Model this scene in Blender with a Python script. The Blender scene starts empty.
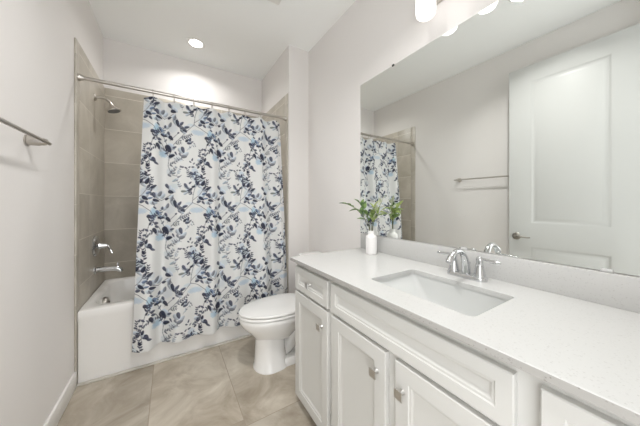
import bpy, bmesh, math, random
import numpy as np
from mathutils import Vector, Matrix

random.seed(7)
PI = math.pi
SC = bpy.context.scene
COL = SC.collection

# ------------------------------------------------------------------ camera
CAMH = 1.2
cd = bpy.data.cameras.new('camera')
cam = bpy.data.objects.new('camera', cd)
COL.objects.link(cam)
cam.location = (0, 0, CAMH)
cam.rotation_euler = (PI / 2, 0, -math.radians(31.9))
cd.sensor_width = 36.0
cd.lens = 241.0 / 640.0 * 36.0
cd.shift_y = -10.0 / 640.0
cd.clip_start = 0.02
SC.camera = cam

# ------------------------------------------------------------------ world, exposure
w = bpy.data.worlds.new('world')
SC.world = w
w.use_nodes = True
w.node_tree.nodes['Background'].inputs[0].default_value = (0.98, 0.99, 1.0, 1)
w.node_tree.nodes['Background'].inputs[1].default_value = 2.2
SC.view_settings.view_transform = 'Standard'
SC.view_settings.look = 'None'
SC.view_settings.exposure = 0.55
SC.view_settings.gamma = 1.0
SC.view_settings.use_curve_mapping = False
SC.cycles.max_bounces = 14
SC.cycles.diffuse_bounces = 8
SC.cycles.glossy_bounces = 6

CAN_POWER = 8.0        # recessed ceiling lights (W each)
SHADE_STRENGTH = 0.8    # glowing vanity glass shades


def lamp(name, kind, loc, power, size=0.13, color=(1, 0.985, 0.965), spread=PI):
    d = bpy.data.lights.new(name, kind)
    d.energy = power
    d.color = color
    if kind == 'AREA':
        d.shape = 'DISK'
        d.size = size
        d.spread = spread
    o = bpy.data.objects.new(name, d)
    COL.objects.link(o)
    o.location = loc
    return o


CEIL = 2.755
# glow of the tub can, and of an unseen can added as room fill
lamp('can_lamp_tub', 'AREA', (0.214, 2.63, CEIL - 0.012), CAN_POWER * 0.46, spread=math.radians(147))
lamp('can_fill_room', 'AREA', (0.20, 0.72, CEIL - 0.012), CAN_POWER, spread=math.radians(130))

# ------------------------------------------------------------------ materials


def newmat(name, color=(0.8, 0.8, 0.8), rough=0.5, metal=0.0, spec=0.5, coat=0.0):
    m = bpy.data.materials.new(name)
    m.use_nodes = True
    b = m.node_tree.nodes['Principled BSDF']
    b.inputs['Base Color'].default_value = (*color, 1)
    b.inputs['Roughness'].default_value = rough
    b.inputs['Metallic'].default_value = metal
    b.inputs['Specular IOR Level'].default_value = spec
    b.inputs['Coat Weight'].default_value = coat
    return m


def nd(m, t, **kw):
    n = m.node_tree.nodes.new(t)
    for k, v in kw.items():
        setattr(n, k, v)
    return n


def lk(m, a, b):
    m.node_tree.links.new(a, b)


def bsdf(m):
    return m.node_tree.nodes['Principled BSDF']


def coords(m, scale=1.0):
    g = nd(m, 'ShaderNodeNewGeometry')
    return g.outputs['Position']


def bump_noise(m, scale, strength, dist=0.001):
    n = nd(m, 'ShaderNodeTexNoise')
    n.inputs['Scale'].default_value = scale
    n.inputs['Detail'].default_value = 3
    lk(m, coords(m), n.inputs['Vector'])
    b = nd(m, 'ShaderNodeBump')
    b.inputs['Strength'].default_value = strength
    b.inputs['Distance'].default_value = dist
    lk(m, n.outputs['Fac'], b.inputs['Height'])
    lk(m, b.outputs['Normal'], bsdf(m).inputs['Normal'])


def ramp(m, fac, stops):
    r = nd(m, 'ShaderNodeValToRGB')
    el = r.color_ramp.elements
    el[0].position, el[0].color = stops[0][0], (*stops[0][1], 1)
    el[1].position, el[1].color = stops[-1][0], (*stops[-1][1], 1)
    for p, c in stops[1:-1]:
        e = el.new(p)
        e.color = (*c, 1)
    lk(m, fac, r.inputs['Fac'])
    return r.outputs['Color']


M = {}
M['wall'] = newmat('wall_paint', (0.795, 0.772, 0.755), 0.62, spec=0.25)
bump_noise(M['wall'], 260, 0.08)
M['ceiling'] = newmat('ceiling_paint', (0.94, 0.95, 0.94), 0.8, spec=0.15)
bump_noise(M['ceiling'], 200, 0.08)
M['trim'] = newmat('trim_paint', (0.84, 0.83, 0.81), 0.35)
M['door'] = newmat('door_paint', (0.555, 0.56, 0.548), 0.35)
M['cab'] = newmat('cabinet_paint', (0.625, 0.622, 0.598), 0.38)
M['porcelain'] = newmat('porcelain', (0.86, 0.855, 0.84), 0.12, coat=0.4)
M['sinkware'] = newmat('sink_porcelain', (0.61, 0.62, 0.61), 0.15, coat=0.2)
M['acrylic'] = newmat('tub_enamel', (0.85, 0.84, 0.82), 0.18, coat=0.3)
M['ceramic'] = newmat('vase_ceramic', (0.86, 0.85, 0.84), 0.45)
M['chrome'] = newmat('chrome', (0.66, 0.67, 0.68), 0.07, metal=1.0)
M['nickel'] = newmat('brushed_nickel', (0.56, 0.53, 0.49), 0.28, metal=1.0)
M['dark_nickel'] = newmat('dark_nickel', (0.36, 0.34, 0.31), 0.33, metal=1.0)
M['knob'] = newmat('satin_nickel', (0.58, 0.57, 0.55), 0.33, metal=1.0)
M['dark'] = newmat('dark_gap', (0.05, 0.05, 0.05), 0.7)
M['rubber'] = newmat('spray_face', (0.18, 0.18, 0.18), 0.5)
M['caulk'] = newmat('caulk', (0.62, 0.59, 0.54), 0.6)
M['mirror'] = newmat('mirror_silver', (0.865, 0.885, 0.865), 0.0, metal=1.0)
M['plastic'] = newmat('clear_plastic', (0.9, 0.9, 0.9), 0.15)
M['plastic'].node_tree.nodes['Principled BSDF'].inputs['Transmission Weight'].default_value = 0.4
M['stem'] = newmat('plant_stem', (0.10, 0.11, 0.04), 0.6)
M['leafA'] = newmat('leaf_green', (0.10, 0.20, 0.04), 0.4)
M['leafB'] = newmat('leaf_light_green', (0.25, 0.36, 0.09), 0.45)
M['leafC'] = newmat('leaf_pale_sage', (0.47, 0.50, 0.36), 0.5)
for k in ('leafA', 'leafB'):
    m = M[k]
    n = nd(m, 'ShaderNodeTexNoise')
    n.inputs['Scale'].default_value = 28
    lk(m, coords(m), n.inputs['Vector'])
    base = (0.055, 0.115, 0.035) if k == 'leafA' else (0.15, 0.25, 0.06)
    lite = (0.20, 0.31, 0.09) if k == 'leafA' else (0.42, 0.50, 0.17)
    lk(m, ramp(m, n.outputs['Fac'], [(0.35, base), (0.65, lite)]), bsdf(m).inputs['Base Color'])


def emis(name, col, s):
    m = newmat(name, (0.9, 0.9, 0.9), 0.3)
    b = bsdf(m)
    b.inputs['Emission Color'].default_value = (*col, 1)
    b.inputs['Emission Strength'].default_value = s
    return m


M['shade'] = emis('lit_glass_shade', (1, 0.98, 0.955), SHADE_STRENGTH)
M['lens'] = emis('lit_lens', (1, 0.97, 0.93), 5.0)


# quartz: white with fine grey specks
def quartz(name, base, speck):
    m = newmat(name, base, 0.22)
    v = nd(m, 'ShaderNodeTexVoronoi')
    v.inputs['Scale'].default_value = 330
    lk(m, coords(m), v.inputs['Vector'])
    sp = nd(m, 'ShaderNodeSeparateColor')
    lk(m, v.outputs['Color'], sp.inputs[0])
    c = ramp(m, sp.outputs[0], [(0.0, base), (0.90, base), (0.95, tuple(x * 0.95 for x in base)), (1.0, speck)])
    lk(m, c, bsdf(m).inputs['Base Color'])
    return m


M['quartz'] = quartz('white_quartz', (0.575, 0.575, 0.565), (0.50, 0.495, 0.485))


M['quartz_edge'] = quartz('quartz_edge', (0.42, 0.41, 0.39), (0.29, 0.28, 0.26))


def math_node(m, op, a, b=None, c=None):
    n = nd(m, 'ShaderNodeMath', operation=op)
    for i, v in enumerate((a, b, c)):
        if v is None:
            continue
        if isinstance(v, (int, float)):
            n.inputs[i].default_value = v
        else:
            lk(m, v, n.inputs[i])
    return n.outputs[0]


def stone_tile(name, cols, grout, au, av, su, sv, ou, ov, half=0.0, gw=0.0022, rough=0.35, nscale=3.0, tone=0.07, seed=0.0):
    """stone-look tile; au/av are the axes of the tile grid, su/sv sizes, ou/ov joint positions"""
    m = newmat(name, cols[0], rough)
    P = coords(m)
    s = nd(m, 'ShaderNodeSeparateXYZ')
    lk(m, P, s.inputs[0])
    ax = {'x': s.outputs[0], 'y': s.outputs[1], 'z': s.outputs[2]}
    u = math_node(m, 'DIVIDE', math_node(m, 'SUBTRACT', ax[au], ou), su)
    iu = math_node(m, 'FLOOR', u)
    v = math_node(m, 'DIVIDE', math_node(m, 'SUBTRACT', ax[av], ov), sv)
    v = math_node(m, 'ADD', v, math_node(m, 'MULTIPLY', iu, half))
    iv = math_node(m, 'FLOOR', v)
    fu = math_node(m, 'FRACT', u)
    fv = math_node(m, 'FRACT', v)
    du = math_node(m, 'MULTIPLY', math_node(m, 'MINIMUM', fu, math_node(m, 'SUBTRACT', 1.0, fu)), su)
    dv = math_node(m, 'MULTIPLY', math_node(m, 'MINIMUM', fv, math_node(m, 'SUBTRACT', 1.0, fv)), sv)
    d = math_node(m, 'MINIMUM', du, dv)
    g = math_node(m, 'LESS_THAN', d, gw)
    # per tile offset of the veining
    cx = nd(m, 'ShaderNodeCombineXYZ')
    lk(m, iu, cx.inputs[0])
    lk(m, iv, cx.inputs[1])
    cx.inputs[2].default_value = seed
    wn = nd(m, 'ShaderNodeTexWhiteNoise')
    wn.noise_dimensions = '3D'
    lk(m, cx.outputs[0], wn.inputs['Vector'])
    off = nd(m, 'ShaderNodeVectorMath', operation='SCALE')
    lk(m, wn.outputs['Color'], off.inputs[0])
    off.inputs['Scale'].default_value = 9.0
    add = nd(m, 'ShaderNodeVectorMath', operation='ADD')
    lk(m, P, add.inputs[0])
    lk(m, off.outputs[0], add.inputs[1])
    n1 = nd(m, 'ShaderNodeTexNoise')
    n1.inputs['Scale'].default_value = nscale
    n1.inputs['Detail'].default_value = 8
    n1.inputs['Roughness'].default_value = 0.62
    n1.inputs['Distortion'].default_value = 0.8
    lk(m, add.outputs[0], n1.inputs['Vector'])
    c = ramp(m, n1.outputs['Fac'], [(0.30, cols[0]), (0.5, cols[1]), (0.72, cols[2])])
    # tone per tile
    tn = math_node(m, 'ADD', math_node(m, 'MULTIPLY', wn.outputs['Value'], 2 * tone), 1.0 - tone)
    hv = nd(m, 'ShaderNodeHueSaturation')
    lk(m, c, hv.inputs['Color'])
    lk(m, tn, hv.inputs['Value'])
    mx = nd(m, 'ShaderNodeMix', data_type='RGBA')
    lk(m, g, mx.inputs[0])
    lk(m, hv.outputs[0], mx.inputs[6])
    mx.inputs[7].default_value = (*grout, 1)
    lk(m, mx.outputs[2], bsdf(m).inputs['Base Color'])
    rr = math_node(m, 'ADD', math_node(m, 'MULTIPLY', g, 0.4), rough)
    lk(m, rr, bsdf(m).inputs['Roughness'])
    return m


TC = [(0.41, 0.375, 0.315), (0.49, 0.45, 0.385), (0.59, 0.55, 0.48)]
TG = (0.72, 0.68, 0.61)
M['tile_side'] = stone_tile('wall_tile_side', TC, TG, 'y', 'z', 0.61, 0.315, 2.49, 0.95)
M['tile_edge'] = stone_tile('wall_tile_edge', [(0.42, 0.39, 0.335), (0.50, 0.465, 0.405), (0.58, 0.545, 0.48)], (0.60, 0.565, 0.50), 'y', 'z', 0.61, 0.33, 2.0, 0.86)
M['tile_back'] = stone_tile('wall_tile_back', TC, TG, 'x', 'z', 0.61, 0.315, -0.10, 0.95)
FC = [(0.32, 0.27, 0.205), (0.455, 0.40, 0.325), (0.63, 0.58, 0.495)]
M['floor'] = stone_tile('floor_tile', FC, (0.37, 0.315, 0.25), 'x', 'y', 0.449, 0.9, 0.348, 1.31,
                        half=0.05, gw=0.0022, rough=0.36, nscale=4.2, tone=0.12, seed=15.0)

# ------------------------------------------------------------------ mesh helpers
ORG = {}


def finish(bm, ang=34):
    bmesh.ops.recalc_face_normals(bm, faces=bm.faces)
    lim = math.radians(ang)
    for f in bm.faces:
        f.smooth = True
    for e in bm.edges:
        e.smooth = (len(e.link_faces) == 2 and e.calc_face_angle(0) < lim)


def obj(name, bm, mat, parent=None, ang=34, origin=None):
    """link a bmesh given in world coordinates as ONE object"""
    finish(bm, ang)
    if parent is not None:
        org = ORG[parent.name]
    elif origin is not None:
        org = Vector(origin)
    else:
        vs = [v.co for v in bm.verts]
        org = Vector(((min(v.x for v in vs) + max(v.x for v in vs)) / 2,
                      (min(v.y for v in vs) + max(v.y for v in vs)) / 2,
                      min(v.z for v in vs)))
    bmesh.ops.translate(bm, verts=bm.verts, vec=-org)
    me = bpy.data.meshes.new(name)
    bm.to_mesh(me)
    bm.free()
    me.materials.append(M[mat] if isinstance(mat, str) else mat)
    o = bpy.data.objects.new(name, me)
    COL.objects.link(o)
    if parent is not None:
        o.parent = parent
    else:
        o.location = org
    ORG[o.name] = org
    return o


def tag(o, label, cat, group=None):
    o['label'] = label
    o['category'] = cat
    if group:
        o['group'] = group
    return o


def thing(name, label, cat, loc, group=None):
    o = bpy.data.objects.new(name, None)
    o.empty_display_size = 0.05
    COL.objects.link(o)
    o.location = loc
    ORG[o.name] = Vector(loc)
    return tag(o, label, cat, group)


def struct(name, bm, mat, parent=None, ang=34):
    o = obj(name, bm, mat, parent, ang)
    if parent is None:
        o['kind'] = 'structure'
    return o


def nb():
    return bmesh.new()


def box(bm, x0, x1, y0, y1, z0, z1, bev=0.0, seg=2):
    r = bmesh.ops.create_cube(bm, size=1.0)
    vs = r['verts']
    for v in vs:
        v.co = Vector(((x0 + x1) / 2 + v.co.x * (x1 - x0), (y0 + y1) / 2 + v.co.y * (y1 - y0),
                       (z0 + z1) / 2 + v.co.z * (z1 - z0)))
    if bev > 0:
        es = list({e for v in vs for e in v.link_edges})
        bmesh.ops.bevel(bm, geom=es, offset=bev, segments=seg, affect='EDGES', profile=0.5)
    return bm


def tube(bm, pts, rad, n=14, caps=True):
    """tube along a polyline; rad number or list"""
    pts = [Vector(p) for p in pts]
    if not isinstance(rad, (list, tuple)):
        rad = [rad] * len(pts)
    t0 = (pts[1] - pts[0]).normalized()
    up = Vector((0, 0, 1)) if abs(t0.z) < 0.9 else Vector((1, 0, 0))
    nrm = (up - t0 * up.dot(t0)).normalized()
    rings = []
    for i, p in enumerate(pts):
        if i == 0:
            t = t0
        elif i == len(pts) - 1:
            t = (pts[i] - pts[i - 1]).normalized()
        else:
            t = (pts[i + 1] - pts[i - 1]).normalized()
        nrm = (nrm - t * nrm.dot(t)).normalized()
        bi = t.cross(nrm)
        rings.append([bm.verts.new(p + (nrm * math.cos(2 * PI * k / n) + bi * math.sin(2 * PI * k / n)) * rad[i])
                      for k in range(n)])
    for a, b in zip(rings, rings[1:]):
        for k in range(n):
            bm.faces.new((a[k], a[(k + 1) % n], b[(k + 1) % n], b[k]))
    if caps:
        bm.faces.new(rings[0])
        bm.faces.new(rings[-1])
    return bm


def lathe(bm, prof, origin, axis=(0, 0, 1), n=32):
    """prof: list of (r, h) along axis"""
    o = Vector(origin)
    a = Vector(axis).normalized()
    u = Vector((1, 0, 0)) if abs(a.x) < 0.9 else Vector((0, 1, 0))
    u = (u - a * u.dot(a)).normalized()
    v = a.cross(u)
    rings = []
    for r, h in prof:
        if r < 1e-6:
            rings.append([bm.verts.new(o + a * h)])
        else:
            rings.append([bm.verts.new(o + a * h + (u * math.cos(2 * PI * k / n) + v * math.sin(2 * PI * k / n)) * r)
                          for k in range(n)])
    for A, B in zip(rings, rings[1:]):
        for k in range(n):
            k2 = (k + 1) % n
            if len(A) == 1 and len(B) == 1:
                continue
            if len(A) == 1:
                bm.faces.new((A[0], B[k], B[k2]))
            elif len(B) == 1:
                bm.faces.new((A[k], A[k2], B[0]))
            else:
                bm.faces.new((A[k], A[k2], B[k2], B[k]))
    if len(rings[0]) > 1:
        bm.faces.new(rings[0])
    if len(rings[-1]) > 1:
        bm.faces.new(rings[-1])
    return bm


def rrect(x0, x1, y0, y1, r, z, k=8):
    """rounded rectangle loop with 4*k points"""
    r = min(r, (x1 - x0) / 2 - 1e-4, (y1 - y0) / 2 - 1e-4)
    out = []
    for cx, cy, a0 in ((x1 - r, y1 - r, 0), (x0 + r, y1 - r, PI / 2), (x0 + r, y0 + r, PI), (x1 - r, y0 + r, 1.5 * PI)):
        for i in range(k):
            a = a0 + PI / 2 * i / (k - 1)
            out.append(Vector((cx + r * math.cos(a), cy + r * math.sin(a), z)))
    return out


def loft(bm, loops, cap0=False, cap1=False):
    R = [[bm.verts.new(p) for p in L] for L in loops]
    n = len(R[0])
    for A, B in zip(R, R[1:]):
        for k in range(n):
            bm.faces.new((A[k], A[(k + 1) % n], B[(k + 1) % n], B[k]))
    if cap0:
        bm.faces.new(R[0])
    if cap1:
        bm.faces.new(R[-1])
    return bm


def panelled(bm, y0, y1, z0, z1, x, t, panels, prof, s=-1, bev=0.0025):
    """a slab facing s along X with its front at x, thickness t behind; panels = [(ya,yb,za,zb)],
    prof = [(inset, depth)] from the panel's outline inwards, the last one is filled"""
    def V(y, z, d=0.0):
        return bm.verts.new((x - s * d, y, z))
    ys = sorted({y0 + bev, y1 - bev, *[p[0] for p in panels], *[p[1] for p in panels]})
    zs = sorted({z0 + bev, z1 - bev, *[p[2] for p in panels], *[p[3] for p in panels]})
    grid = {(i, j): V(ys[i], zs[j]) for i in range(len(ys)) for j in range(len(zs))}

    def inpanel(ya, yb, za, zb):
        for k, p in enumerate(panels):
            if ya >= p[0] - 1e-6 and yb <= p[1] + 1e-6 and za >= p[2] - 1e-6 and zb <= p[3] + 1e-6:
                return k
        return None
    for i in range(len(ys) - 1):
        for j in range(len(zs) - 1):
            if inpanel(ys[i], ys[i + 1], zs[j], zs[j + 1]) is None:
                bm.faces.new((grid[i, j], grid[i + 1, j], grid[i + 1, j + 1], grid[i, j + 1]))
    for p in panels:
        loops = []
        for ins, dep in prof:
            loops.append([V(p[0] + ins, p[2] + ins, dep), V(p[1] - ins, p[2] + ins, dep),
                          V(p[1] - ins, p[3] - ins, dep), V(p[0] + ins, p[3] - ins, dep)])
        for A, B in zip(loops, loops[1:]):
            for k in range(4):
                bm.faces.new((A[k], A[(k + 1) % 4], B[(k + 1) % 4], B[k]))
        bm.faces.new(loops[-1])
    # rim: front outline -> bevel -> back
    f = [V(y0 + bev, z0 + bev), V(y1 - bev, z0 + bev), V(y1 - bev, z1 - bev), V(y0 + bev, z1 - bev)]
    e = [V(y0, z0, bev), V(y1, z0, bev), V(y1, z1, bev), V(y0, z1, bev)]
    b = [V(y0, z0, t), V(y1, z0, t), V(y1, z1, t), V(y0, z1, t)]
    for A, B in ((f, e), (e, b)):
        for k in range(4):
            bm.faces.new((A[k], A[(k + 1) % 4], B[(k + 1) % 4], B[k]))
    bm.faces.new(b)
    bmesh.ops.remove_doubles(bm, verts=bm.verts, dist=1e-5)
    return bm


def bez(p0, p1, p2, p3, n=16):
    p0, p1, p2, p3 = map(Vector, (p0, p1, p2, p3))
    out = []
    for i in range(n + 1):
        t = i / n
        out.append(p0 * (1 - t) ** 3 + p1 * 3 * t * (1 - t) ** 2 + p2 * 3 * t * t * (1 - t) + p3 * t ** 3)
    return out


# ------------------------------------------------------------------ room shell
XL, XR, YB, YN = -0.53, 1.211, 2.99, -0.22
XA, YS = 0.99, 2.17           # right side of the tub alcove, face of the stub wall
struct('floor', box(nb(), XL - 0.1, XR + 0.1, YN - 0.12, YB + 0.1, -0.1, 0.0), 'floor')
struct('ceiling', box(nb(), XL - 0.1, XR + 0.1, YN - 0.12, YB + 0.1, CEIL, CEIL + 0.1), 'ceiling')
struct('wall_left', box(nb(), XL - 0.1, XL, YN - 0.12, YB + 0.1, 0, CEIL), 'wall')
struct('wall_back', box(nb(), XL, XR + 0.1, YB, YB + 0.1, 0, CEIL), 'wall')
struct('wall_right', box(nb(), XR, XR + 0.1, YN - 0.12, YB, 0, CEIL), 'wall')
struct('wall_stub', box(nb(), XA, XR, YS, YB, 0, CEIL), 'wall')
bm = nb()
box(bm, XL, -0.40, YN - 0.12, 0.19, 0, CEIL)
box(bm, 0.46, XR, YN - 0.12, YN, 0, CEIL)
box(bm, -0.40, 0.46, YN - 0.12, YN, 2.47, CEIL)
struct('wall_near', bm, 'wall')
# wall tile round the tub
TT = 2.28
struct('wall_tile_left', box(nb(), XL, XL + 0.01, 2.2452, YB - 0.01, 0.0, TT, 0.001), 'tile_side')
struct('trim_4', box(nb(), XL, XL + 0.0105, 2.175, 2.245, 0.0, TT, 0.004), 'tile_edge')
struct('wall_tile_right', box(nb(), XA - 0.01, XA, 2.2502, YB - 0.01, 0.0, TT, 0.001), 'tile_side')
struct('trim_5', box(nb(), XA - 0.0105, XA, 2.18, 2.25, 0.0, TT, 0.004), 'tile_edge')
struct('wall_tile_back', box(nb(), XL, XA, YB - 0.01, YB, 0.3, TT, 0.0015), 'tile_back')


def base(name, x0, x1, y0, y1):
    bm = nb()
    box(bm, x0, x1, y0, y1, 0, 0.106, 0.004)
    struct(name, bm, 'trim')


base('baseboard_left', XL, XL + 0.014, 0.20, 2.172)
base('baseboard_right', XR - 0.014, XR, 1.345, YS - 0.014)
base('baseboard_stub', XA + 0.002, XR, YS - 0.014, YS)
base('baseboard_near', 0.56, 0.70, YN, YN + 0.014)
bm = nb()
box(bm, 0.46, 0.55, YN, YN + 0.018, 0, 2.54, 0.004)
box(bm, -0.40, 0.46, YN, YN + 0.018, 2.46, 2.54, 0.004)
struct('trim_1', bm, 'trim')
struct('trim_2', box(nb(), XL + 0.014, XA - 0.01, 2.170, 2.189, 0.0, 0.012, 0.003), 'caulk')

# the door, opened back along the left wall, seen in the mirror
DX, DT, DY0, DY1 = -0.415, 0.035, 0.212, 1.0284
bm = nb()
prof = [(0, 0), (0.010, 0.006), (0.022, 0.009), (0.044, 0.003), (0.052, 0.002)]
panelled(bm, DY0, DY1, 0.012, 2.476, DX, DT,
         [(DY0 + 0.166, DY1 - 0.166, 1.012, 2.33), (DY0 + 0.166, DY1 - 0.166, 0.20, 0.80)], prof, s=1)
door = struct('door_1', bm, 'door')
bm = nb()
HY, HZ = 0.967, 0.885
lathe(bm, [(0.0, 0.0), (0.034, 0.0), (0.034, 0.004), (0.029, 0.009), (0.014, 0.012), (0.012, 0.028), (0.013, 0.036), (0.0, 0.038)],
      (DX, HY, HZ), (1, 0, 0), 24)
tube(bm, bez((DX + 0.030, HY, HZ), (DX + 0.034, HY - 0.03, HZ + 0.008), (DX + 0.033, HY - 0.07, HZ - 0.012), (DX + 0.030, HY - 0.11, HZ - 0.002)),
     [0.009 - 0.00025 * i for i in range(17)], 10)
h = obj('door_handle', bm, 'dark_nickel', door)
h['label'] = 'dark nickel lever handle'
for z in (0.25, 1.2, 2.2):
    obj('hinge', tube(nb(), [(DX - DT / 2, DY0 - 0.012, z - 0.045), (DX - DT / 2, DY0 - 0.012, z + 0.045)], 0.008, 10), 'nickel', door)
struct('trim_3', box(nb(), -0.48, -0.395, 0.19, 0.203, 0, 2.53, 0.003), 'trim')

# ------------------------------------------------------------------ bathtub
X0, X1, Y0, Y1 = XL + 0.0115, XA - 0.0115, 2.19, YB - 0.012
RIM = 0.485
bt = thing('bathtub', 'white alcove bathtub with a flat apron behind the floral curtain', 'bathtub', ((X0 + X1) / 2, (Y0 + Y1) / 2, 0))
bm = nb()
loft(bm, [rrect(X0, X1, Y0 + 0.006, Y1, 0.006, 0.0), rrect(X0, X1, Y0 + 0.006, Y1, 0.006, 0.41),
          rrect(X0, X1, Y0, Y1, 0.006, 0.425), rrect(X0, X1, Y0, Y1, 0.006, RIM - 0.012),
          rrect(X0 + 0.003, X1 - 0.003, Y0 + 0.004, Y1 - 0.003, 0.01, RIM - 0.003),
          rrect(X0 + 0.012, X1 - 0.012, Y0 + 0.013, Y1 - 0.012, 0.015, RIM),
          rrect(X0 + 0.045, X1 - 0.07, Y0 + 0.075, Y1 - 0.05, 0.10, RIM),
          rrect(X0 + 0.055, X1 - 0.08, Y0 + 0.086, Y1 - 0.06, 0.11, RIM - 0.008),
          rrect(X0 + 0.062, X1 - 0.09, Y0 + 0.093, Y1 - 0.066, 0.11, RIM - 0.03),
          rrect(X0 + 0.085, X1 - 0.20, Y0 + 0.13, Y1 - 0.10, 0.12, 0.20),
          rrect(X0 + 0.10, X1 - 0.25, Y0 + 0.15, Y1 - 0.12, 0.12, 0.14),
          rrect(X0 + 0.14, X1 - 0.30, Y0 + 0.20, Y1 - 0.17, 0.10, 0.115)], cap1=True)
obj('basin', bm, 'acrylic', bt)
bm = nb()
lathe(bm, [(0, -0.02), (0.050, -0.02), (0.050, 0.014), (0.044, 0.026), (0.0, 0.028)], (X0 + 0.071, 2.56, 0.392), (1, 0, 0.2), 28)
box(bm, X0 + 0.089, X0 + 0.106, 2.554, 2.566, 0.375, 0.409, 0.003)
obj('overflow_cover', bm, 'dark_nickel', bt)
bm = nb()
lathe(bm, [(0.032, -0.01), (0.034, 0.002), (0.022, 0.004), (0.02, 0.0), (0.0, 0.0)], (X0 + 0.22, 2.59, 0.116), (0, 0, 1), 24)
obj('drain', bm, 'chrome', bt)

# shower fittings on the left tile wall
WX = XL + 0.01
FY = 2.63
t = thing('tub_spout', 'chrome tub spout low on the tiled wall above the bathtub', 'tub spout', (WX, FY, 0.65))
bm = nb()
lathe(bm, [(0.0, 0.0), (0.034, 0.0), (0.034, 0.006), (0.025, 0.012), (0.0, 0.012)], (WX, FY, 0.655), (1, 0, 0), 24)
obj('flange', bm, 'chrome', t)
bm = nb()
tube(bm, [(WX + 0.01, FY, 0.655), (WX + 0.05, FY, 0.655), (WX + 0.10, FY, 0.654), (WX + 0.14, FY, 0.650), (WX + 0.162, FY, 0.640), (WX + 0.168, FY, 0.622)],
     [0.021, 0.020, 0.020, 0.021, 0.021, 0.019], 18)
obj('spout', bm, 'chrome', t)
obj('diverter', lathe(nb(), [(0.0, 0), (0.005, 0), (0.005, 0.02), (0.008, 0.022), (0.008, 0.03), (0, 0.032)], (WX + 0.145, FY, 0.666), (0, 0, 1), 14), 'chrome', t)

t = thing('shower_valve', 'chrome shower valve with lever handle on a round plate above the tub spout', 'shower valve', (WX, FY, 0.85))
obj('escutcheon', lathe(nb(), [(0, 0), (0.084, 0), (0.085, 0.006), (0.078, 0.016), (0.055, 0.024), (0.03, 0.028), (0, 0.028)], (WX, FY, 0.85), (1, 0, 0), 36), 'chrome', t)
bm = nb()
lathe(bm, [(0, 0.015), (0.03, 0.015), (0.027, 0.03), (0.019, 0.06), (0.017, 0.078), (0.0, 0.082)], (WX, FY, 0.85), (1, 0, 0), 24)
tube(bm, bez((WX + 0.068, FY, 0.85), (WX + 0.09, FY - 0.01, 0.852), (WX + 0.10, FY - 0.02, 0.82), (WX + 0.115, FY - 0.025, 0.785)),
     [0.011 - 0.0002 * i for i in range(17)], 10)
obj('handle', bm, 'chrome', t)

t = thing('overhead_shower', 'brushed nickel shower head on a bent arm high on the tiled wall', 'shower head', (WX, FY, 2.06))
obj('flange', lathe(nb(), [(0, 0), (0.03, 0), (0.03, 0.004), (0.02, 0.012), (0, 0.012)], (WX, FY, 2.06), (1, 0, 0), 24), 'nickel', t)
arm = bez((WX + 0.004, FY, 2.06), (WX + 0.06, FY, 2.075), (WX + 0.09, FY, 2.06), (WX + 0.108, FY, 2.012))
obj('arm', tube(nb(), arm, 0.0095, 12), 'nickel', t)
hd = obj('spray_head', lathe(nb(), [(0, -0.012), (0.014, -0.012), (0.016, 0.0), (0.02, 0.012), (0.045, 0.035), (0.048, 0.044), (0.046, 0.048), (0.0, 0.048)],
                       (WX + 0.106, FY, 2.014), (0.33, -0.05, -1), 28), 'nickel', t)
obj('spray_plate', lathe(nb(), [(0, 0.046), (0.041, 0.046), (0.041, 0.051), (0, 0.051)], (WX + 0.106, FY, 2.014), (0.33, -0.05, -1), 28), 'rubber', hd)

# ------------------------------------------------------------------ curtain rod, rings, curtain
RY, RZ = 2.215, 2.04
t = thing('curtain_rod', 'brushed nickel shower curtain rod spanning the tiled tub alcove', 'curtain rod', ((WX + XA - 0.01) / 2, RY, RZ))
bm = nb()
tube(bm, [(WX + 0.01, RY, RZ), (XA - 0.02, RY, RZ)], 0.0125, 18)
obj('tube', bm, 'nickel', t)
for x, s in ((WX + 0.0005, 1), (XA - 0.0105, -1)):
    obj('end_flange', lathe(nb(), [(0, 0), (0.024, 0), (0.024, 0.006), (0.017, 0.02), (0.016, 0.03), (0, 0.03)], (x, RY, RZ), (s, 0, 0), 24), 'nickel', t)

RINGX = [-0.109 + 0.137 * k for k in range(8)]
pos = ['at its left edge', 'second from its left edge', 'third from its left edge', 'fourth from its left edge',
       'fourth from its right edge', 'third from its right edge', 'second from its right edge', 'at its right edge']
for x, p in zip(RINGX, pos):
    bm = nb()
    tube(bm, [(x + 0.003 * math.sin(2 * a), RY + 0.021 * math.sin(a), 2.0185 + 0.0368 * math.cos(a)) for a in [2 * PI * i / 28 for i in range(29)]],
         0.0027, 8, caps=False)
    bmesh.ops.remove_doubles(bm, verts=bm.verts, dist=2e-5)
    tag(obj('curtain_ring', bm, 'nickel'), 'metal ring holding the floral curtain on the rod, ' + p, 'curtain ring', 'curtain rings along the rod')


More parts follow.
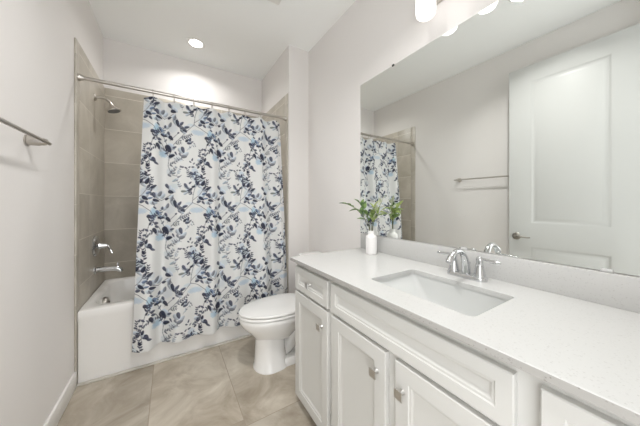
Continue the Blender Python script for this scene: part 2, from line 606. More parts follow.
# ---- printed fabric: navy and grey leaves with pale blue washes, drawn as the cloth's own pattern
def make_curtain():
    step = 0.0028
    NX, NZ = int(1.16 / step), int(1.845 / step)
    ZT, ZBm = 1.993, 0.158
    ss = np.linspace(0, 1, NX)
    tt = np.linspace(0, 1, NZ)          # 0 top .. 1 bottom
    S, T = np.meshgrid(ss, tt)
    XLt, XLb, XRt, XRb = -0.165, -0.226, 0.915, 0.968
    X = (XLt + (XLb - XLt) * T) * (1 - S) + (XRt + (XRb - XRt) * T) * S
    Z = ZT + (ZBm - ZT) * T
    # folds: profile measured along the hem, gathers at the rings on top
    hx = np.array([-0.23, -0.19, -0.15, -0.115, -0.085, -0.06, -0.03, 0.04, 0.10, 0.17, 0.23, 0.29, 0.32, 0.355, 0.40, 0.47, 0.54, 0.60, 0.67, 0.74, 0.79, 0.83, 0.87, 0.91, 0.97])
    hy = np.array([0.000, 0.020, 0.030, 0.026, -0.012, -0.026, -0.010, 0.022, 0.010, -0.012, 0.010, 0.032, 0.015, -0.026, -0.010, 0.020, 0.004, -0.014, 0.012, 0.022, -0.005, -0.026, 0.0, 0.022, -0.010])
    xr = np.linspace(-0.3, 1.05, 600)
    pr = np.interp(xr, hx, hy)
    ker = np.exp(-0.5 * (np.linspace(-0.05, 0.05, 45) / 0.014) ** 2)
    ker /= ker.sum()
    pr = np.convolve(np.pad(pr, 22, mode='edge'), ker, 'valid')
    Xb = XLb + (XRb - XLb) * S
    fold = np.interp(Xb, xr, pr) * 1.9
    top = 0.011 * np.cos((X + 0.109) / 0.137 * 2 * PI)
    k = np.clip((T - 0.02) / 0.8, 0, 1)
    k = k * k * (3 - 2 * k)
    off = fold * (0.45 + 0.55 * k) + top * (1 - k) * 0.6
    off = off + 0.004 * np.sin(5 * X + 7 * T) * k
    cy = RY - 0.004 + (2.132 - RY) * np.clip(T / 0.85, 0, 1) ** 0.9
    Y = cy - off
    Z = Z - 0.006 * (1 - np.cos((X + 0.109) / 0.137 * 2 * PI)) * np.exp(-T * 30)
    co = np.stack([X, Y, Z], -1).reshape(-1, 3)
    # ---- pattern space, one repeat is 280 x 420 units
    PU = 280.0
    U = 322 + (X - 0.135 - (XLb - XLt) * (T - 0.38) * (1 - S)) / 0.00132
    V = 132 + (1.305 - Z) / 0.0015
    U = (U - 130.0) % PU
    V = V % 420.0
    base = np.array([0.83, 0.835, 0.83])
    C = np.ones(U.shape + (3,)) * base

    def wrapd(a, p, per):
        return (a - p + per / 2) % per - per / 2
    # washes of pale blue
    for (x, y, rx, ry, c, al) in [
        (360, 240, 42, 16, (0.50, 0.63, 0.76), 0.75), (240, 118, 26, 18, (0.62, 0.71, 0.76), 0.6), (385, 150, 26, 30, (0.55, 0.65, 0.76), 0.6),
        (145, 255, 16, 34, (0.34, 0.56, 0.72), 0.85), (180, 372, 22, 20, (0.36, 0.56, 0.72), 0.8), (360, 65, 34, 30, (0.55, 0.67, 0.76), 0.6),
        (215, 40, 18, 20, (0.60, 0.67, 0.73), 0.6), (150, 130, 15, 18, (0.60, 0.68, 0.76), 0.5), (345, 30, 20, 18, (0.50, 0.62, 0.76), 0.6),
        (225, 235, 26, 26, (0.62, 0.68, 0.76), 0.45), (320, 205, 24, 9, (0.57, 0.68, 0.77), 0.6), (140, 200, 20, 12, (0.50, 0.66, 0.76), 0.5),
            (255, 390, 28, 22, (0.64, 0.70, 0.76), 0.5), (180, 160, 20, 22, (0.58, 0.66, 0.76), 0.5)]:
        dx = wrapd(U + 130, x, PU)
        dy = wrapd(V, y, 420.0)
        d = (dx / rx) ** 2 + (dy / ry) ** 2
        wob = 0.25 * np.sin(dx * 0.35 + y) * np.sin(dy * 0.41 + x)
        a = np.clip((1.15 - d + wob) * 1.3, 0, 1) * al * 0.85
        C += (np.array(c) - C) * a[..., None]
    navy, slate, grey, blue, sage = (0.026, 0.030, 0.062), (0.085, 0.095, 0.145), (0.22, 0.235, 0.275), (0.15, 0.21, 0.33), (0.22, 0.245, 0.235)

    def stem(pts, wd, c):
        for (xa, ya), (xb, yb) in zip(pts, pts[1:]):
            dx, dy = xb - xa, yb - ya
            L2 = dx * dx + dy * dy
            px = wrapd(U + 130, (xa + xb) / 2, PU)
            py = wrapd(V, (ya + yb) / 2, 420.0)
            tq = np.clip((px * dx + py * dy) / L2, -0.5, 0.5)
            d = np.hypot(px - tq * dx, py - tq * dy)
            a = np.clip((wd - d) / 1.0 + 0.5, 0, 1) * 0.85
            C[:] += (np.array(c) - C) * a[..., None]

    def leaf(x, y, L, W, ang, c):
        ca, sa = math.cos(math.radians(ang)), math.sin(math.radians(ang))
        px = wrapd(U + 130, x, PU)
        py = -wrapd(V, y, 420.0)
        m = (np.abs(px) < L) & (np.abs(py) < L)
        a0 = px[m] * ca + py[m] * sa
        b0 = -px[m] * sa + py[m] * ca
        q = a0 / (L / 2)
        wid = W / 2 * np.sqrt(np.clip(1 - q * q, 0, 1)) * (1 - 0.28 * q)
        al = np.clip((wid - np.abs(b0)) / 2.0 + 0.4, 0, 1) * (np.abs(q) < 1)
        cc = np.array(c)[None, :] * (1 + 0.5 * np.clip(b0 / (W / 2), -1, 1))[:, None]
        sub = C[m]
        sub += (cc - sub) * (al * 0.95)[:, None]
        C[m] = sub
    for pts in ([(352, 108), (340, 155), (336, 200), (300, 238), (262, 285), (232, 318), (212, 372), (206, 430), (222, 470)],
                [(336, 200), (375, 215), (412, 240), (425, 262)], [(170, 318), (205, 380)], [(262, 285), (290, 268)],
                [(335, 190), (372, 160), (400, 122)], [(300, 238), (262, 212), (240, 178)], [(205, 340), (180, 285), (150, 250)],
                [(400, 440), (392, 380), (410, 300)], [(392, 400), (365, 362)], [(225, 160), (180, 190), (145, 170)],
                [(385, 500), (350, 470), (320, 458)], [(230, 480), (262, 486), (275, 478)], [(212, 300), (250, 262)]):
        stem(pts, 1.5, (0.16, 0.17, 0.20))
    L = [(300, 112, 32, 15, -52, slate), (290, 141, 34, 12, 3, sage), (323, 132, 30, 16, 42, navy), (346, 108, 20, 8, 60, grey),
         (370, 101, 34, 13, -8, grey), (385, 178, 34, 17, -30, navy), (372, 195, 26, 14, 15, slate), (400, 152, 26, 13, 25, blue), (400, 120, 24, 13, 50, navy), (422, 122, 32, 15, 30, navy), (395, 200, 24, 12, -50, slate), (410, 178, 24, 10, 10, blue), (425, 205, 26, 9, -60, grey), (432, 225, 20, 9, -45, slate),
         (224, 146, 30, 18, -18, navy), (205, 116, 28, 16, -58, slate), (145, 163, 30, 17, -72, slate), (155, 189, 32, 15, -15, navy), (172, 156, 30, 17, 62, grey),
         (206, 181, 22, 12, 28, navy), (232, 180, 28, 14, 75, grey), (247, 207, 42, 17, -74, navy), (270, 204, 26, 14, 50, slate), (283, 236, 38, 18, -38, navy), (298, 220, 30, 14, 15, slate), (262, 226, 24, 12, -70, slate), (270, 245, 20, 10, -30, grey),
         (185, 228, 18, 13, 80, slate), (210, 216, 28, 16, 70, grey), (165, 250, 28, 16, -60, blue), (181, 276, 34, 14, -8, navy), (216, 286, 32, 18, -48, navy), (204, 262, 24, 13, -60, slate), (253, 257, 13, 9, 40, slate), (128, 266, 24, 18, 0, navy), (160, 301, 20, 15, 0, slate), (190, 300, 20, 10, 50, grey),
         (205, 342, 46, 27, -55, navy), (155, 336, 32, 17, -60, navy), (163, 318, 20, 12, -40, slate), (223, 379, 34, 18, 15, navy), (236, 335, 22, 12, 25, slate), (243, 366, 22, 9, -60, slate), (279, 344, 36, 19, -72, slate), (286, 378, 32, 19, 5, grey), (265, 370, 22, 12, -60, grey),
         (138, 410, 32, 18, -60, navy), (150, 425, 24, 12, -30, slate), (300, 291, 26, 13, 40, navy), (316, 284, 24, 12, 75, slate), (312, 305, 26, 13, 0, slate), (326, 296, 20, 10, 30, grey), (340, 303, 14, 6, -40, grey), (346, 315, 12, 5, -50, grey), (336, 318, 12, 5, -60, grey),
         (265, 296, 16, 7, 15, grey), (385, 330, 17, 9, 60, slate), (400, 332, 20, 11, -30, slate), (415, 300, 20, 10, 60, navy), (380, 400, 26, 15, 40, navy), (400, 386, 24, 14, 70, navy), (412, 410, 24, 11, 10, slate), (368, 366, 15, 9, 0, slate), (390, 355, 18, 10, 20, slate), (405, 358, 18, 9, 60, grey),
         (330, 390, 18, 9, 70, slate), (320, 404, 15, 8, -30, slate), (340, 410, 15, 8, 40, grey), (335, 430, 18, 9, 10, slate), (280, 435, 16, 9, 10, slate), (298, 438, 18, 8, -20, navy), (316, 432, 14, 8, 40, slate), (270, 432, 10, 7, 0, slate), (365, 430, 17, 9, 30, navy), (390, 436, 20, 11, -30, navy), (355, 415, 14, 8, 60, slate),
         (330, 466, 30, 16, -25, slate), (345, 462, 24, 12, 70, navy), (350, 490, 22, 12, 60, slate), (365, 512, 32, 13, 55, navy), (340, 535, 22, 12, 20, navy), (322, 515, 20, 9, 40, slate), (393, 515, 34, 20, 60, navy), (372, 480, 20, 9, -40, slate), (380, 500, 22, 11, 20, grey),
         (222, 462, 24, 11, 60, grey), (215, 480, 24, 12, -40, grey), (262, 488, 20, 7, 25, grey), (240, 505, 28, 9, 40, (0.38, 0.46, 0.52)), (236, 470, 22, 9, 20, grey)]
    rg = random.Random(5)
    pale = (0.53, 0.585, 0.65)
    halo = []
    for q in L:
        if q[2] >= 26:
            halo.append((q[0] + rg.uniform(-14, 14), q[1] + rg.uniform(-14, 14), q[2] * 1.05, q[3] * 1.15, q[4] + rg.uniform(-40, 40), pale))
    # small sprays: paired leaves along a curved stem (start, heading, length, bend, leaf size, colours)
    for x, y, hd_, ln, bend, sz, cs in (
            (352, 110, 70, 62, 40, 17, (navy, slate)), (340, 160, 150, 50, -50, 15, (slate, grey)), (400, 122, 60, 46, 30, 16, (navy, slate)),
            (300, 238, 165, 46, -30, 14, (grey, slate)), (262, 285, 15, 74, 25, 16, (slate, grey)), (232, 318, 25, 54, -30, 14, (grey, sage)),
            (206, 430, 20, 70, 35, 15, (slate, grey)), (212, 372, 140, 60, 30, 17, (slate, navy)), (410, 300, 70, 60, -40, 17, (navy, slate)),
            (392, 400, 120, 72, -30, 17, (slate, navy)), (350, 430, 40, 66, 40, 15, (slate, grey)), (385, 500, 75, 80, 30, 19, (navy, slate)),
            (330, 500, 130, 62, -35, 16, (slate, grey)), (222, 480, 70, 60, -30, 15, (grey, (0.36, 0.42, 0.48))), (150, 250, 250, 60, 40, 16, (slate, blue)),
            (145, 175, 110, 56, 30, 17, (slate, grey)), (155, 335, 200, 46, 40, 15, (navy, slate)), (270, 130, 100, 46, 30, 13, (grey, pale)),
            (300, 345, 60, 52, -40, 13, (pale, grey)), (180, 285, 80, 50, 30, 14, (blue, grey)), (285, 400, 160, 50, 40, 14, (grey, pale)),
            (320, 60, 20, 50, 30, 14, (blue, slate)), (250, 60, 60, 46, 20, 13, (pale, grey))):
        px, py = x, y
        n = int(ln / 11)
        pts = [(px, py)]
        for j in range(n):
            an = math.radians(hd_ + bend * j / n)
            px, py = px + 11 * math.cos(an), py - 11 * math.sin(an)
            pts.append((px, py))
            k = 1.0 - 0.45 * j / n
            for sg in (-1, 1):
                if rg.random() < 0.12:
                    continue
                la = math.degrees(an) + sg * rg.uniform(38, 60)
                L.append((px + 0.5 * sz * k * math.cos(math.radians(la)), py - 0.5 * sz * k * math.sin(math.radians(la)),
                          sz * k * rg.uniform(0.9, 1.25), sz * k * rg.uniform(0.42, 0.55), la, cs[rg.random() < 0.4]))
        stem(pts, 0.9, (0.25, 0.27, 0.31))
    L = halo + L
    for (x, y, l, w_, a, c) in L:
        leaf(x, y % 420, l, w_, a, c)
    C = np.clip(C, 0.01, 1)
    me = bpy.data.meshes.new('shower_curtain')
    idx = np.arange(NX * NZ).reshape(NZ, NX)
    q = np.stack([idx[:-1, :-1], idx[1:, :-1], idx[1:, 1:], idx[:-1, 1:]], -1).reshape(-1, 4)
    org = np.array([0.38, 2.15, 0.16])
    me.vertices.add(len(co))
    me.vertices.foreach_set('co', (co - org).astype(np.float32).ravel())
    me.loops.add(q.size)
    me.loops.foreach_set('vertex_index', q.astype(np.int32).ravel())
    me.polygons.add(len(q))
    me.polygons.foreach_set('loop_start', np.arange(0, q.size, 4, dtype=np.int32))
    me.polygons.foreach_set('loop_total', np.full(len(q), 4, dtype=np.int32))
    me.update(calc_edges=True)
    me.polygons.foreach_set('use_smooth', np.ones(len(q), dtype=bool))
    at = me.color_attributes.new('print', 'FLOAT_COLOR', 'POINT')
    rgba = np.ones((len(co), 4), np.float32)
    rgba[:, :3] = C.reshape(-1, 3)
    at.data.foreach_set('color', rgba.ravel())
    me.update()
    m = newmat('printed_fabric', (0.83, 0.83, 0.83), 0.75, spec=0.2)
    a = nd(m, 'ShaderNodeVertexColor')
    a.layer_name = 'print'
    lk(m, a.outputs['Color'], bsdf(m).inputs['Base Color'])
    tr = nd(m, 'ShaderNodeBsdfTranslucent')
    lk(m, a.outputs['Color'], tr.inputs['Color'])
    mx = nd(m, 'ShaderNodeMixShader')
    mx.inputs[0].default_value = 0.18
    out = m.node_tree.nodes['Material Output']
    lk(m, bsdf(m).outputs[0], mx.inputs[1])
    lk(m, tr.outputs[0], mx.inputs[2])
    lk(m, mx.outputs[0], out.inputs['Surface'])
    me.materials.append(m)
    o = bpy.data.objects.new('shower_curtain', me)
    COL.objects.link(o)
    o.location = org
    s = o.modifiers.new('cloth thickness', 'SOLIDIFY')
    s.thickness = 0.0012
    tag(o, 'white shower curtain printed with navy leaves and pale blue washes', 'shower curtain')


make_curtain()

# ------------------------------------------------------------------ toilet (faces left, tank against the right wall)
TY = 1.732
t = thing('toilet', 'white toilet with closed lid between the vanity and the tub', 'toilet', (0.8, TY, 0))


def egg(xf, xb, hw, z, n=48, sq=2.0, cfrac=0.56):
    """egg outline: front tip at xf (towards -X), back at xb"""
    xc = xf + (xb - xf) * cfrac
    out = []
    for i in range(n):
        a = 2 * PI * i / n
        c, s = math.cos(a), math.sin(a)
        if c < 0:
            x = xc + (xc - xf) * c
            y = hw * s
        else:
            e = 2.0 / 2.9
            x = xc + (xb - xc) * (abs(c) ** e)
            y = hw * math.copysign(abs(s) ** (e if abs(s) < 1 else 1), s)
        out.append(Vector((x, TY + y, z)))
    return out


bm = nb()
loft(bm, [egg(0.535, 0.80, 0.085, 0.20), egg(0.51, 0.83, 0.115, 0.24), egg(0.47, 0.87, 0.148, 0.285), egg(0.432, 0.91, 0.166, 0.325),
          egg(0.416, 0.94, 0.177, 0.355), egg(0.412, 0.95, 0.180, 0.374), egg(0.417, 0.95, 0.175, 0.385), egg(0.50, 0.90, 0.11, 0.388),
          egg(0.52, 0.87, 0.095, 0.33), egg(0.58, 0.80, 0.05, 0.26)], cap0=True, cap1=True)
# shelf under the tank
box(bm, 0.90, 1.185, TY - 0.12, TY + 0.12, 0.30, 0.384, 0.02, 3)
obj('bowl', bm, 'porcelain', t, 40)
bm = nb()
loft(bm, [egg(0.515, 0.765, 0.122, 0.0, cfrac=0.45), egg(0.515, 0.765, 0.122, 0.010, cfrac=0.45), egg(0.522, 0.755, 0.113, 0.022, cfrac=0.45), egg(0.526, 0.742, 0.098, 0.12, cfrac=0.45),
          egg(0.528, 0.738, 0.093, 0.20, cfrac=0.45), egg(0.524, 0.745, 0.094, 0.25, cfrac=0.45)], cap0=True, cap1=True)
# foot running back and the trapway
loft(bm, [rrect(0.70, 1.02, TY - 0.105, TY + 0.105, 0.04, 0.0), rrect(0.70, 1.02, TY - 0.105, TY + 0.105, 0.04, 0.03),
          rrect(0.70, 1.0, TY - 0.09, TY + 0.09, 0.035, 0.05)], cap0=True, cap1=True)
tube(bm, bez((0.70, TY, 0.10), (0.86, TY, 0.02), (0.80, TY, 0.34), (0.98, TY, 0.30), 20) + [Vector((1.02, TY, 0.26)), Vector((1.03, TY, 0.0))],
     [0.055] * 21 + [0.055, 0.055], 18)
obj('pedestal', bm, 'porcelain', t, 40)
bm = nb()
loft(bm, [egg(0.420, 0.935, 0.174, 0.389), egg(0.410, 0.939, 0.184, 0.393), egg(0.409, 0.940, 0.185, 0.400), egg(0.413, 0.937, 0.181, 0.407), egg(0.424, 0.93, 0.172, 0.4095),
          egg(0.51, 0.88, 0.115, 0.4095), egg(0.51, 0.88, 0.115, 0.389)])
obj('seat', bm, 'porcelain', t, 40)
bm = nb()
loft(bm, [egg(0.424, 0.938, 0.171, 0.4125), egg(0.412, 0.942, 0.183, 0.4165), egg(0.410, 0.943, 0.185, 0.422), egg(0.416, 0.940, 0.180, 0.430),
          egg(0.45, 0.92, 0.152, 0.436), egg(0.55, 0.85, 0.07, 0.439)], cap0=True, cap1=True)
obj('lid', bm, 'porcelain', t, 40)
for s in (-1, 1):
    obj('hinge', box(nb(), 0.93, 0.965, TY + s * 0.075 - 0.018, TY + s * 0.075 + 0.018, 0.386, 0.428, 0.006), 'porcelain', t)
TXB = XR - 0.012
bm = nb()
loft(bm, [rrect(1.015, TXB - 0.01, TY - 0.185, TY + 0.185, 0.04, 0.384), rrect(1.0, TXB - 0.002, TY - 0.222, TY + 0.222, 0.045, 0.43),
          rrect(0.99, TXB, TY - 0.230, TY + 0.230, 0.045, 0.708)], cap0=True, cap1=True)
obj('tank', bm, 'porcelain', t, 40)
bm = nb()
loft(bm, [rrect(0.984, TXB, TY - 0.235, TY + 0.235, 0.045, 0.709), rrect(0.978, TXB + 0.002, TY - 0.241, TY + 0.241, 0.05, 0.716),
          rrect(0.978, TXB + 0.002, TY - 0.241, TY + 0.241, 0.05, 0.735), rrect(0.986, TXB - 0.006, TY - 0.233, TY + 0.233, 0.045, 0.744),
          rrect(1.02, TXB - 0.04, TY - 0.18, TY + 0.18, 0.03, 0.747)], cap0=True, cap1=True)
obj('tank_lid', bm, 'porcelain', t, 40)
bm = nb()
lathe(bm, [(0, 0), (0.014, 0), (0.014, 0.006), (0.008, 0.012), (0.007, 0.02), (0, 0.021)], (0.99, TY + 0.15, 0.655), (-1, 0, 0), 16)
tube(bm, [(0.975, TY + 0.15, 0.655), (0.972, TY + 0.12, 0.653), (0.972, TY + 0.08, 0.648)], [0.006, 0.006, 0.008], 10)
obj('flush_lever', bm, 'chrome', t)['label'] = 'chrome flush lever'
for s in (-1, 1):
    obj('bolt_cap', lathe(nb(), [(0.0, 0.0), (0.014, 0.0), (0.013, 0.01), (0.006, 0.017), (0, 0.018)], (0.85, TY + s * 0.09, 0.043), (0, 0, 1), 16), 'porcelain', t)

# ------------------------------------------------------------------ vanity
FX = 0.64           # door faces
VY0, VY1 = YN + 0.004, 1.33
VB, VT = 0.048, 0.85
t = thing('vanity_cabinet', 'long white bathroom vanity cabinet along the mirror wall', 'vanity cabinet', ((FX + XR) / 2, (VY0 + VY1) / 2, 0))
bm = nb()
box(bm, FX + 0.02, FX + 0.04, VY0, VY1, VB, VT, 0.0015)           # face frame
for ya, yb in ((VY0, VY0 + 0.016), (0.195, 0.211), (0.94, 0.956), (VY1 - 0.016, VY1)):
    box(bm, FX + 0.0395, XR - 0.001, ya, yb, VB, VT)
box(bm, FX + 0.0395, XR - 0.001, VY0, VY1, VB, VB + 0.016)
box(bm, XR - 0.012, XR - 0.001, VY0, VY1, VB, VT)
box(bm, FX + 0.09, XR - 0.001, VY0 + 0.002, VY1 - 0.002, 0.0, VB + 0.01)
obj('body', bm, 'cab', t)
SH = [(0, 0), (0.003, 0.0035), (0.009, 0.0045), (0.016, 0.010), (0.018, 0.0105)]


def knob(y, z, parent):
    bm = nb()
    lathe(bm, [(0, 0), (0.009, 0), (0.0075, 0.004), (0.006, 0.010), (0.0055, 0.021), (0.0, 0.021)], (FX, y, z), (-1, 0, 0), 14)
    # square cushion face, slightly dished
    n0 = len(bm.verts)
    loft(bm, [[Vector((FX - 0.0205 - d, y + a * s, z + b * s)) for a, b in ((-1, -1), (1, -1), (1, 1), (-1, 1))]
              for d, s in ((0, 0.010), (0.001, 0.0145), (0.003, 0.0155), (0.005, 0.0148), (0.0045, 0.010))], cap0=True, cap1=True)
    obj('knob', bm, 'knob', parent)['label'] = 'satin nickel square knob'


def front(name, y0, y1, z0, z1, rail, knob_at=None, prof=SH):
    bm = nb()
    panelled(bm, y0, y1, z0, z1, FX, 0.0195, [(y0 + rail, y1 - rail, z0 + rail, z1 - rail)], prof)
    o = obj(name, bm, 'cab', t, 25)
    if knob_at:
        knob(*knob_at, o)
    return o


DZ0, DZ1, TZ0, TZ1 = 0.055, 0.675, 0.690, 0.823
front('drawer', 0.962, 1.312, TZ0, TZ1, 0.036, (1.127, 0.760))
front('door', 0.962, 1.312, DZ0, DZ1, 0.052, (1.010, 0.588))
front('false_front', 0.224, 0.936, TZ0, TZ1, 0.036)
front('door', 0.596, 0.926, DZ0, DZ1, 0.052, (0.636, 0.588))
front('door', 0.224, 0.553, DZ0, DZ1, 0.052, (0.521, 0.588))
front('drawer', -0.175, 0.180, TZ0, TZ1, 0.036, (0.0, 0.760))
front('door', -0.175, 0.180, DZ0, DZ1, 0.052, (0.130, 0.588))

CT0, CT1 = 0.8505, 0.87
SX0, SX1, SY0, SY1 = 0.740, 1.033, 0.356, 0.780
ct = thing('countertop', 'white speckled quartz countertop with backsplash on the vanity cabinet', 'countertop', (0.915, 0.57, CT0))
bm = nb()
ox0, ox1, oy0, oy1 = 0.624, XR - 0.001, VY0, 1.349
loft(bm, [rrect(SX0, SX1, SY0, SY1, 0.022, CT0), rrect(SX0, SX1, SY0, SY1, 0.022, CT1 - 0.0015), rrect(SX0 - 0.0015, SX1 + 0.0015, SY0 - 0.0015, SY1 + 0.0015, 0.0235, CT1),
          rrect(ox0 + 0.002, ox1, oy0, oy1 - 0.002, 0.003, CT1), rrect(ox0, ox1, oy0, oy1, 0.003, CT1 - 0.002), rrect(ox0, ox1, oy0, oy1, 0.003, CT0),
          rrect(SX0, SX1, SY0, SY1, 0.022, CT0)])
bmesh.ops.remove_doubles(bm, verts=bm.verts, dist=1e-6)
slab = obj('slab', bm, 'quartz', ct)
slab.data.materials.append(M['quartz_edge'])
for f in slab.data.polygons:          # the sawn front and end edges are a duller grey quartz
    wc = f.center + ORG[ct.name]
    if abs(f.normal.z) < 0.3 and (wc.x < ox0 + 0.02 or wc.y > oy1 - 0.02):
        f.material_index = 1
SPX = XR - 0.02
obj('backsplash', box(nb(), SPX, XR - 0.001, oy0, oy1, CT1, 0.975, 0.0015), 'quartz', ct)

# undermount sink
sk = thing('sink', 'white rectangular undermount sink set in the quartz countertop', 'sink', (0.89, 0.56, 0.70))
bm = nb()
e = 0.004
loft(bm, [rrect(SX0 - 0.02, SX1 + 0.02, SY0 - 0.02, SY1 + 0.02, 0.04, CT0 - 0.001), rrect(SX0 - e, SX1 + e, SY0 - e, SY1 + e, 0.026, CT0 - 0.001),
          rrect(SX0 - e, SX1 + e, SY0 - e, SY1 + e, 0.028, CT0 - 0.010), rrect(SX0 + 0.004, SX1 - 0.002, SY0 + 0.020, SY1 - 0.020, 0.03, 0.81),
          rrect(SX0 + 0.015, SX1 - 0.008, SY0 + 0.055, SY1 - 0.055, 0.04, 0.755),
          rrect(SX0 + 0.03, SX1 - 0.022, SY0 + 0.085, SY1 - 0.085, 0.05, 0.728), rrect(SX0 + 0.06, SX1 - 0.05, SY0 + 0.11, SY1 - 0.11, 0.05, 0.719),
          rrect(0.84, 0.94, 0.50, 0.62, 0.048, 0.717)], cap1=True)
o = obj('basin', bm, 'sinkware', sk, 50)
sd = o.modifiers.new('wall thickness', 'SOLIDIFY')
sd.thickness = 0.006
sd.offset = -1
obj('drain', lathe(nb(), [(0.0, 0), (0.03, 0), (0.03, 0.003), (0.022, 0.004), (0.018, 0.007), (0.0, 0.009)], (0.89, 0.56, 0.7172), (0, 0, 1), 24), 'chrome', sk)

# faucet
FXX, FYY = 1.118, 0.566
ft = thing('faucet', 'chrome two-handle faucet with arched spout behind the sink', 'faucet', (FXX, FYY, CT1))
bm = nb()
loft(bm, [rrect(FXX - 0.028, FXX + 0.028, FYY - 0.083, FYY + 0.083, 0.028, CT1 + 0.0003), rrect(FXX - 0.029, FXX + 0.029, FYY - 0.084, FYY + 0.084, 0.029, CT1 + 0.012),
          rrect(FXX - 0.026, FXX + 0.026, FYY - 0.081, FYY + 0.081, 0.026, CT1 + 0.018), rrect(FXX - 0.020, FXX + 0.020, FYY - 0.076, FYY + 0.076, 0.02, CT1 + 0.021)],
     cap0=True, cap1=True)
obj('base_plate', bm, 'chrome', ft)
sp = bez((FXX, FYY, CT1 + 0.012), (FXX + 0.006, FYY, CT1 + 0.13), (FXX - 0.085, FYY, CT1 + 0.155), (FXX - 0.135, FYY, CT1 + 0.082), 20)
obj('spout', tube(nb(), sp, [0.0185 - 0.0075 * math.sin(PI * min(1, i / 14) / 2) + (0.003 if i > 17 else 0) for i in range(21)], 18), 'chrome', ft)
for s in (-1, 1):
    hy = FYY + s * 0.055
    bm = nb()
    lathe(bm, [(0.0, 0.01), (0.024, 0.012), (0.023, 0.022), (0.017, 0.05), (0.0125, 0.078), (0.014, 0.084), (0.014, 0.092), (0.010, 0.099), (0.004, 0.103), (0, 0.104)],
          (FXX, hy, CT1), (0, 0, 1), 24)
    tube(bm, bez((FXX, hy, CT1 + 0.092), (FXX, hy + s * 0.02, CT1 + 0.095), (FXX - 0.003, hy + s * 0.045, CT1 + 0.088), (FXX - 0.004, hy + s * 0.078, CT1 + 0.089), 10),
         [0.0075, 0.006, 0.0055, 0.0055, 0.0058, 0.0062, 0.0068, 0.0072, 0.0074, 0.007, 0.004], 12)
    obj('handle', bm, 'chrome', ft)
obj('lift_rod', lathe(nb(), [(0, 0.01), (0.003, 0.01), (0.003, 0.055), (0.006, 0.058), (0.006, 0.066), (0, 0.068)], (FXX + 0.024, FYY, CT1), (0, 0, 1), 12), 'chrome', ft)

# ------------------------------------------------------------------ mirror
MZ0, MZ1, MY0, MY1 = 0.978, 2.076, VY0 + 0.02, 1.366
mt = thing('mirror', 'large frameless wall mirror resting above the backsplash', 'mirror', (XR, (MY0 + MY1) / 2, MZ0))
MF = XR - 0.006
obj('glass', box(nb(), MF, XR - 0.0005, MY0, MY1, MZ0, MZ1, 0.0008, 1), 'mirror', mt)
for y in (1.056, 0.17):
    obj('clip', box(nb(), MF - 0.004, XR - 0.0008, y - 0.008, y + 0.008, MZ1 - 0.006, MZ1 + 0.006, 0.002), 'dark' if y > 0.5 else 'plastic', mt)
for y in (0.62, 0.172):
    obj('clip', box(nb(), MF - 0.005, MF - 0.0002, y - 0.014, y + 0.014, 0.9755, MZ0 + 0.009, 0.003), 'plastic', mt)['label'] = 'clear plastic clip'

# ------------------------------------------------------------------ vanity light above the mirror
LX = XR - 0.106
vl = thing('vanity_light', 'three-shade vanity light with glowing glass shades above the mirror', 'vanity light', (XR, 0.565, 2.31))
obj('backplate', box(nb(), XR - 0.022, XR - 0.0005, 0.30, 0.83, 2.255, 2.36, 0.006), 'nickel', vl)
for y in (0.757, 0.565, 0.373):
    obj('arm', tube(nb(), bez((XR - 0.02, y, 2.31), (XR - 0.08, y, 2.31), (LX, y, 2.35), (LX, y, 2.31), 12), 0.008, 10), 'nickel', vl)
    hld = obj('socket', lathe(nb(), [(0, 0.03), (0.022, 0.03), (0.03, 0.0), (0.03, -0.012), (0, -0.012)], (LX, y, 2.30), (0, 0, 1), 20), 'nickel', vl)
    obj('shade', lathe(nb(), [(0.03, 0.15), (0.042, 0.146), (0.047, 0.13), (0.048, 0.06), (0.048, 0.03), (0.045, 0.012), (0.036, 0.002), (0.0, 0.0)],
                       (LX, y, 2.146), (0, 0, 1), 32), 'shade', vl)['label'] = 'lit white glass shade'
    lamp('vanity_lamp', 'AREA', (LX, y, 2.143), 0.36, 0.07, spread=math.radians(115))

# ------------------------------------------------------------------ ceiling fittings


def can(x, y, label):
    c = thing('recessed_light', label, 'ceiling light', (x, y, CEIL), 'recessed ceiling lights')
    obj('trim_ring', lathe(nb(), [(0.058, 0.0), (0.058, -0.003), (0.078, -0.006), (0.084, -0.003), (0.084, 0.0), (0.058, 0.0)], (x, y, CEIL - 0.0005), (0, 0, 1), 40), 'trim', c)
    obj('lens', lathe(nb(), [(0, 0.0), (0.057, 0.0), (0.057, -0.004), (0, -0.004)], (x, y, CEIL - 0.001), (0, 0, 1), 40), 'lens', c)


can(0.214, 2.63, 'round lit recessed ceiling light above the bathtub')
can(0.20, 0.72, 'round recessed fill light, added and unseen, in front of the vanity')  # assumed fitting out of view, added to carry the room fill
fn = thing('exhaust_fan', 'square white exhaust fan grille on the ceiling near the toilet', 'exhaust fan', (0.58, 1.625, CEIL))
bm = nb()
box(bm, 0.44, 0.72, 1.485, 1.765, CEIL - 0.018, CEIL - 0.0005, 0.006)
obj('cover', bm, 'trim', fn)
for i in range(9):
    y = 1.525 + i * 0.022
    obj('slot', box(nb(), 0.48, 0.68, y - 0.004, y + 0.004, CEIL - 0.0186, CEIL - 0.0176), 'dark', fn)

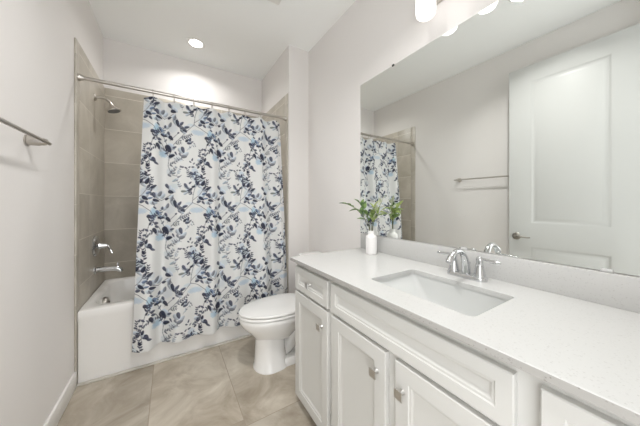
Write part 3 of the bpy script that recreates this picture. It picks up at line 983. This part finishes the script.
# ------------------------------------------------------------------ towel bar on the left wall
tb = thing('towel_bar', 'brushed nickel towel bar on the left wall above the baseboard', 'towel bar', (XL, 1.26, 1.47))
BX, BZ = XL + 0.06, 1.472
obj('bar', tube(nb(), [(BX, 0.95, BZ), (BX, 1.598, BZ)], 0.0075, 14), 'nickel', tb)
for y in (0.985, 1.562):
    obj('post', lathe(nb(), [(0, 0), (0.025, 0), (0.0255, 0.004), (0.021, 0.006), (0.020, 0.012), (0.0195, 0.038), (0.0165, 0.046), (0.0165, 0.052), (0.012, 0.064), (0, 0.066)],
                      (XL, y, BZ), (1, 0, 0), 24), 'nickel', tb)

# ------------------------------------------------------------------ vase and cuttings
VX, VY = 1.106, 1.149
vs = nb()
lathe(vs, [(0.0, 0.0), (0.030, 0.0), (0.0335, 0.003), (0.035, 0.012), (0.035, 0.106), (0.0335, 0.115), (0.027, 0.122), (0.0205, 0.126), (0.0190, 0.131), (0.0195, 0.146), (0.0205, 0.151),
           (0.0185, 0.152), (0.0155, 0.145), (0.0155, 0.122), (0.03, 0.11), (0.03, 0.02), (0.0, 0.015)], (VX, VY, CT1 + 0.0003), (0, 0, 1), 36)
tag(obj('vase', vs, 'ceramic'), 'small white bottle vase on the countertop before the mirror', 'vase')


def leafmesh(bm, p, d, up, L, W, curl=0.15):
    d = d.normalized()
    s = d.cross(up).normalized()
    u = s.cross(d).normalized()
    n = 7
    rows = []
    for i in range(n + 1):
        q = i / n
        w_ = W * (math.sin(PI * min(1, q ** 0.8)) ** 0.8) if 0 < i < n else W * 0.04
        c = p + d * L * q - u * curl * L * q * q
        fold = w_ * 0.25
        rows.append([bm.verts.new(c - s * w_ / 2 + u * fold), bm.verts.new(c), bm.verts.new(c + s * w_ / 2 + u * fold)])
    for a, b in zip(rows, rows[1:]):
        for k in range(2):
            bm.faces.new((a[k], a[k + 1], b[k + 1], b[k]))


def sprig(tip, mid, nleaf, mat, label, first=0.38, L=0.060, W=0.026):
    b0 = Vector((VX + (tip[0] - VX) * 0.02, VY + (tip[1] - VY) * 0.02, CT1 + 0.03))
    neck = Vector((VX + max(-0.008, min(0.008, (tip[0] - VX) * 0.12)), VY + max(-0.008, min(0.008, (tip[1] - VY) * 0.12)), CT1 + 0.155))
    path = [b0] + bez(neck, neck + Vector((0, 0, 0.04)), mid, tip, 18)
    tg = thing('leafy_sprig', label, 'sprig', (VX, VY, CT1 + 0.02), 'green cuttings in the vase')
    obj('stem', tube(nb(), path, [0.0022] + [0.0022 - 0.00006 * i for i in range(19)], 8), 'stem', tg)
    bm = nb()
    for i in range(nleaf):
        q = first + (1 - first) * i / (nleaf - 1)
        f = q * 18
        k = min(17, int(f))
        p = path[1 + k].lerp(path[2 + k], f - k)
        tdir = (path[2 + k] - path[1 + k]).normalized()
        side = tdir.cross(Vector((random.uniform(-1, 1), random.uniform(-1, 1), 0.6))).normalized()
        sg = 1 if i % 2 else -1
        d = tdir * (1.0 if i == nleaf - 1 else 0.75) + side * sg * (0.1 if i == nleaf - 1 else 0.75)
        leafmesh(bm, p, d, Vector((random.uniform(-0.4, 0.4), random.uniform(-0.4, 0.4), 1)), L * random.uniform(0.8, 1.15), W * random.uniform(0.85, 1.2))
    o = obj('foliage', bm, mat, tg, 70)
    sl = o.modifiers.new('leaf thickness', 'SOLIDIFY')
    sl.thickness = 0.0008
    return tg


V3 = Vector
sprig(V3((0.990, 1.245, 1.190)), V3((1.05, 1.20, 1.165)), 8, 'leafA', 'long green sprig leaning left out of the white vase')
sprig(V3((1.055, 1.200, 1.195)), V3((1.08, 1.17, 1.145)), 7, 'leafA', 'dark green sprig rising at mid left in the white vase')
sprig(V3((1.098, 1.110, 1.175)), V3((1.105, 1.14, 1.13)), 8, 'leafB', 'light green upright sprig in the middle of the white vase')
sprig(V3((1.140, 1.095, 1.150)), V3((1.125, 1.13, 1.12)), 7, 'leafB', 'short light green sprig leaning right toward the mirror')
sprig(V3((1.155, 1.100, 1.215)), V3((1.135, 1.13, 1.15)), 8, 'leafC', 'pale sage sprig at the back of the vase closest to the mirror', 0.45, 0.048, 0.018)
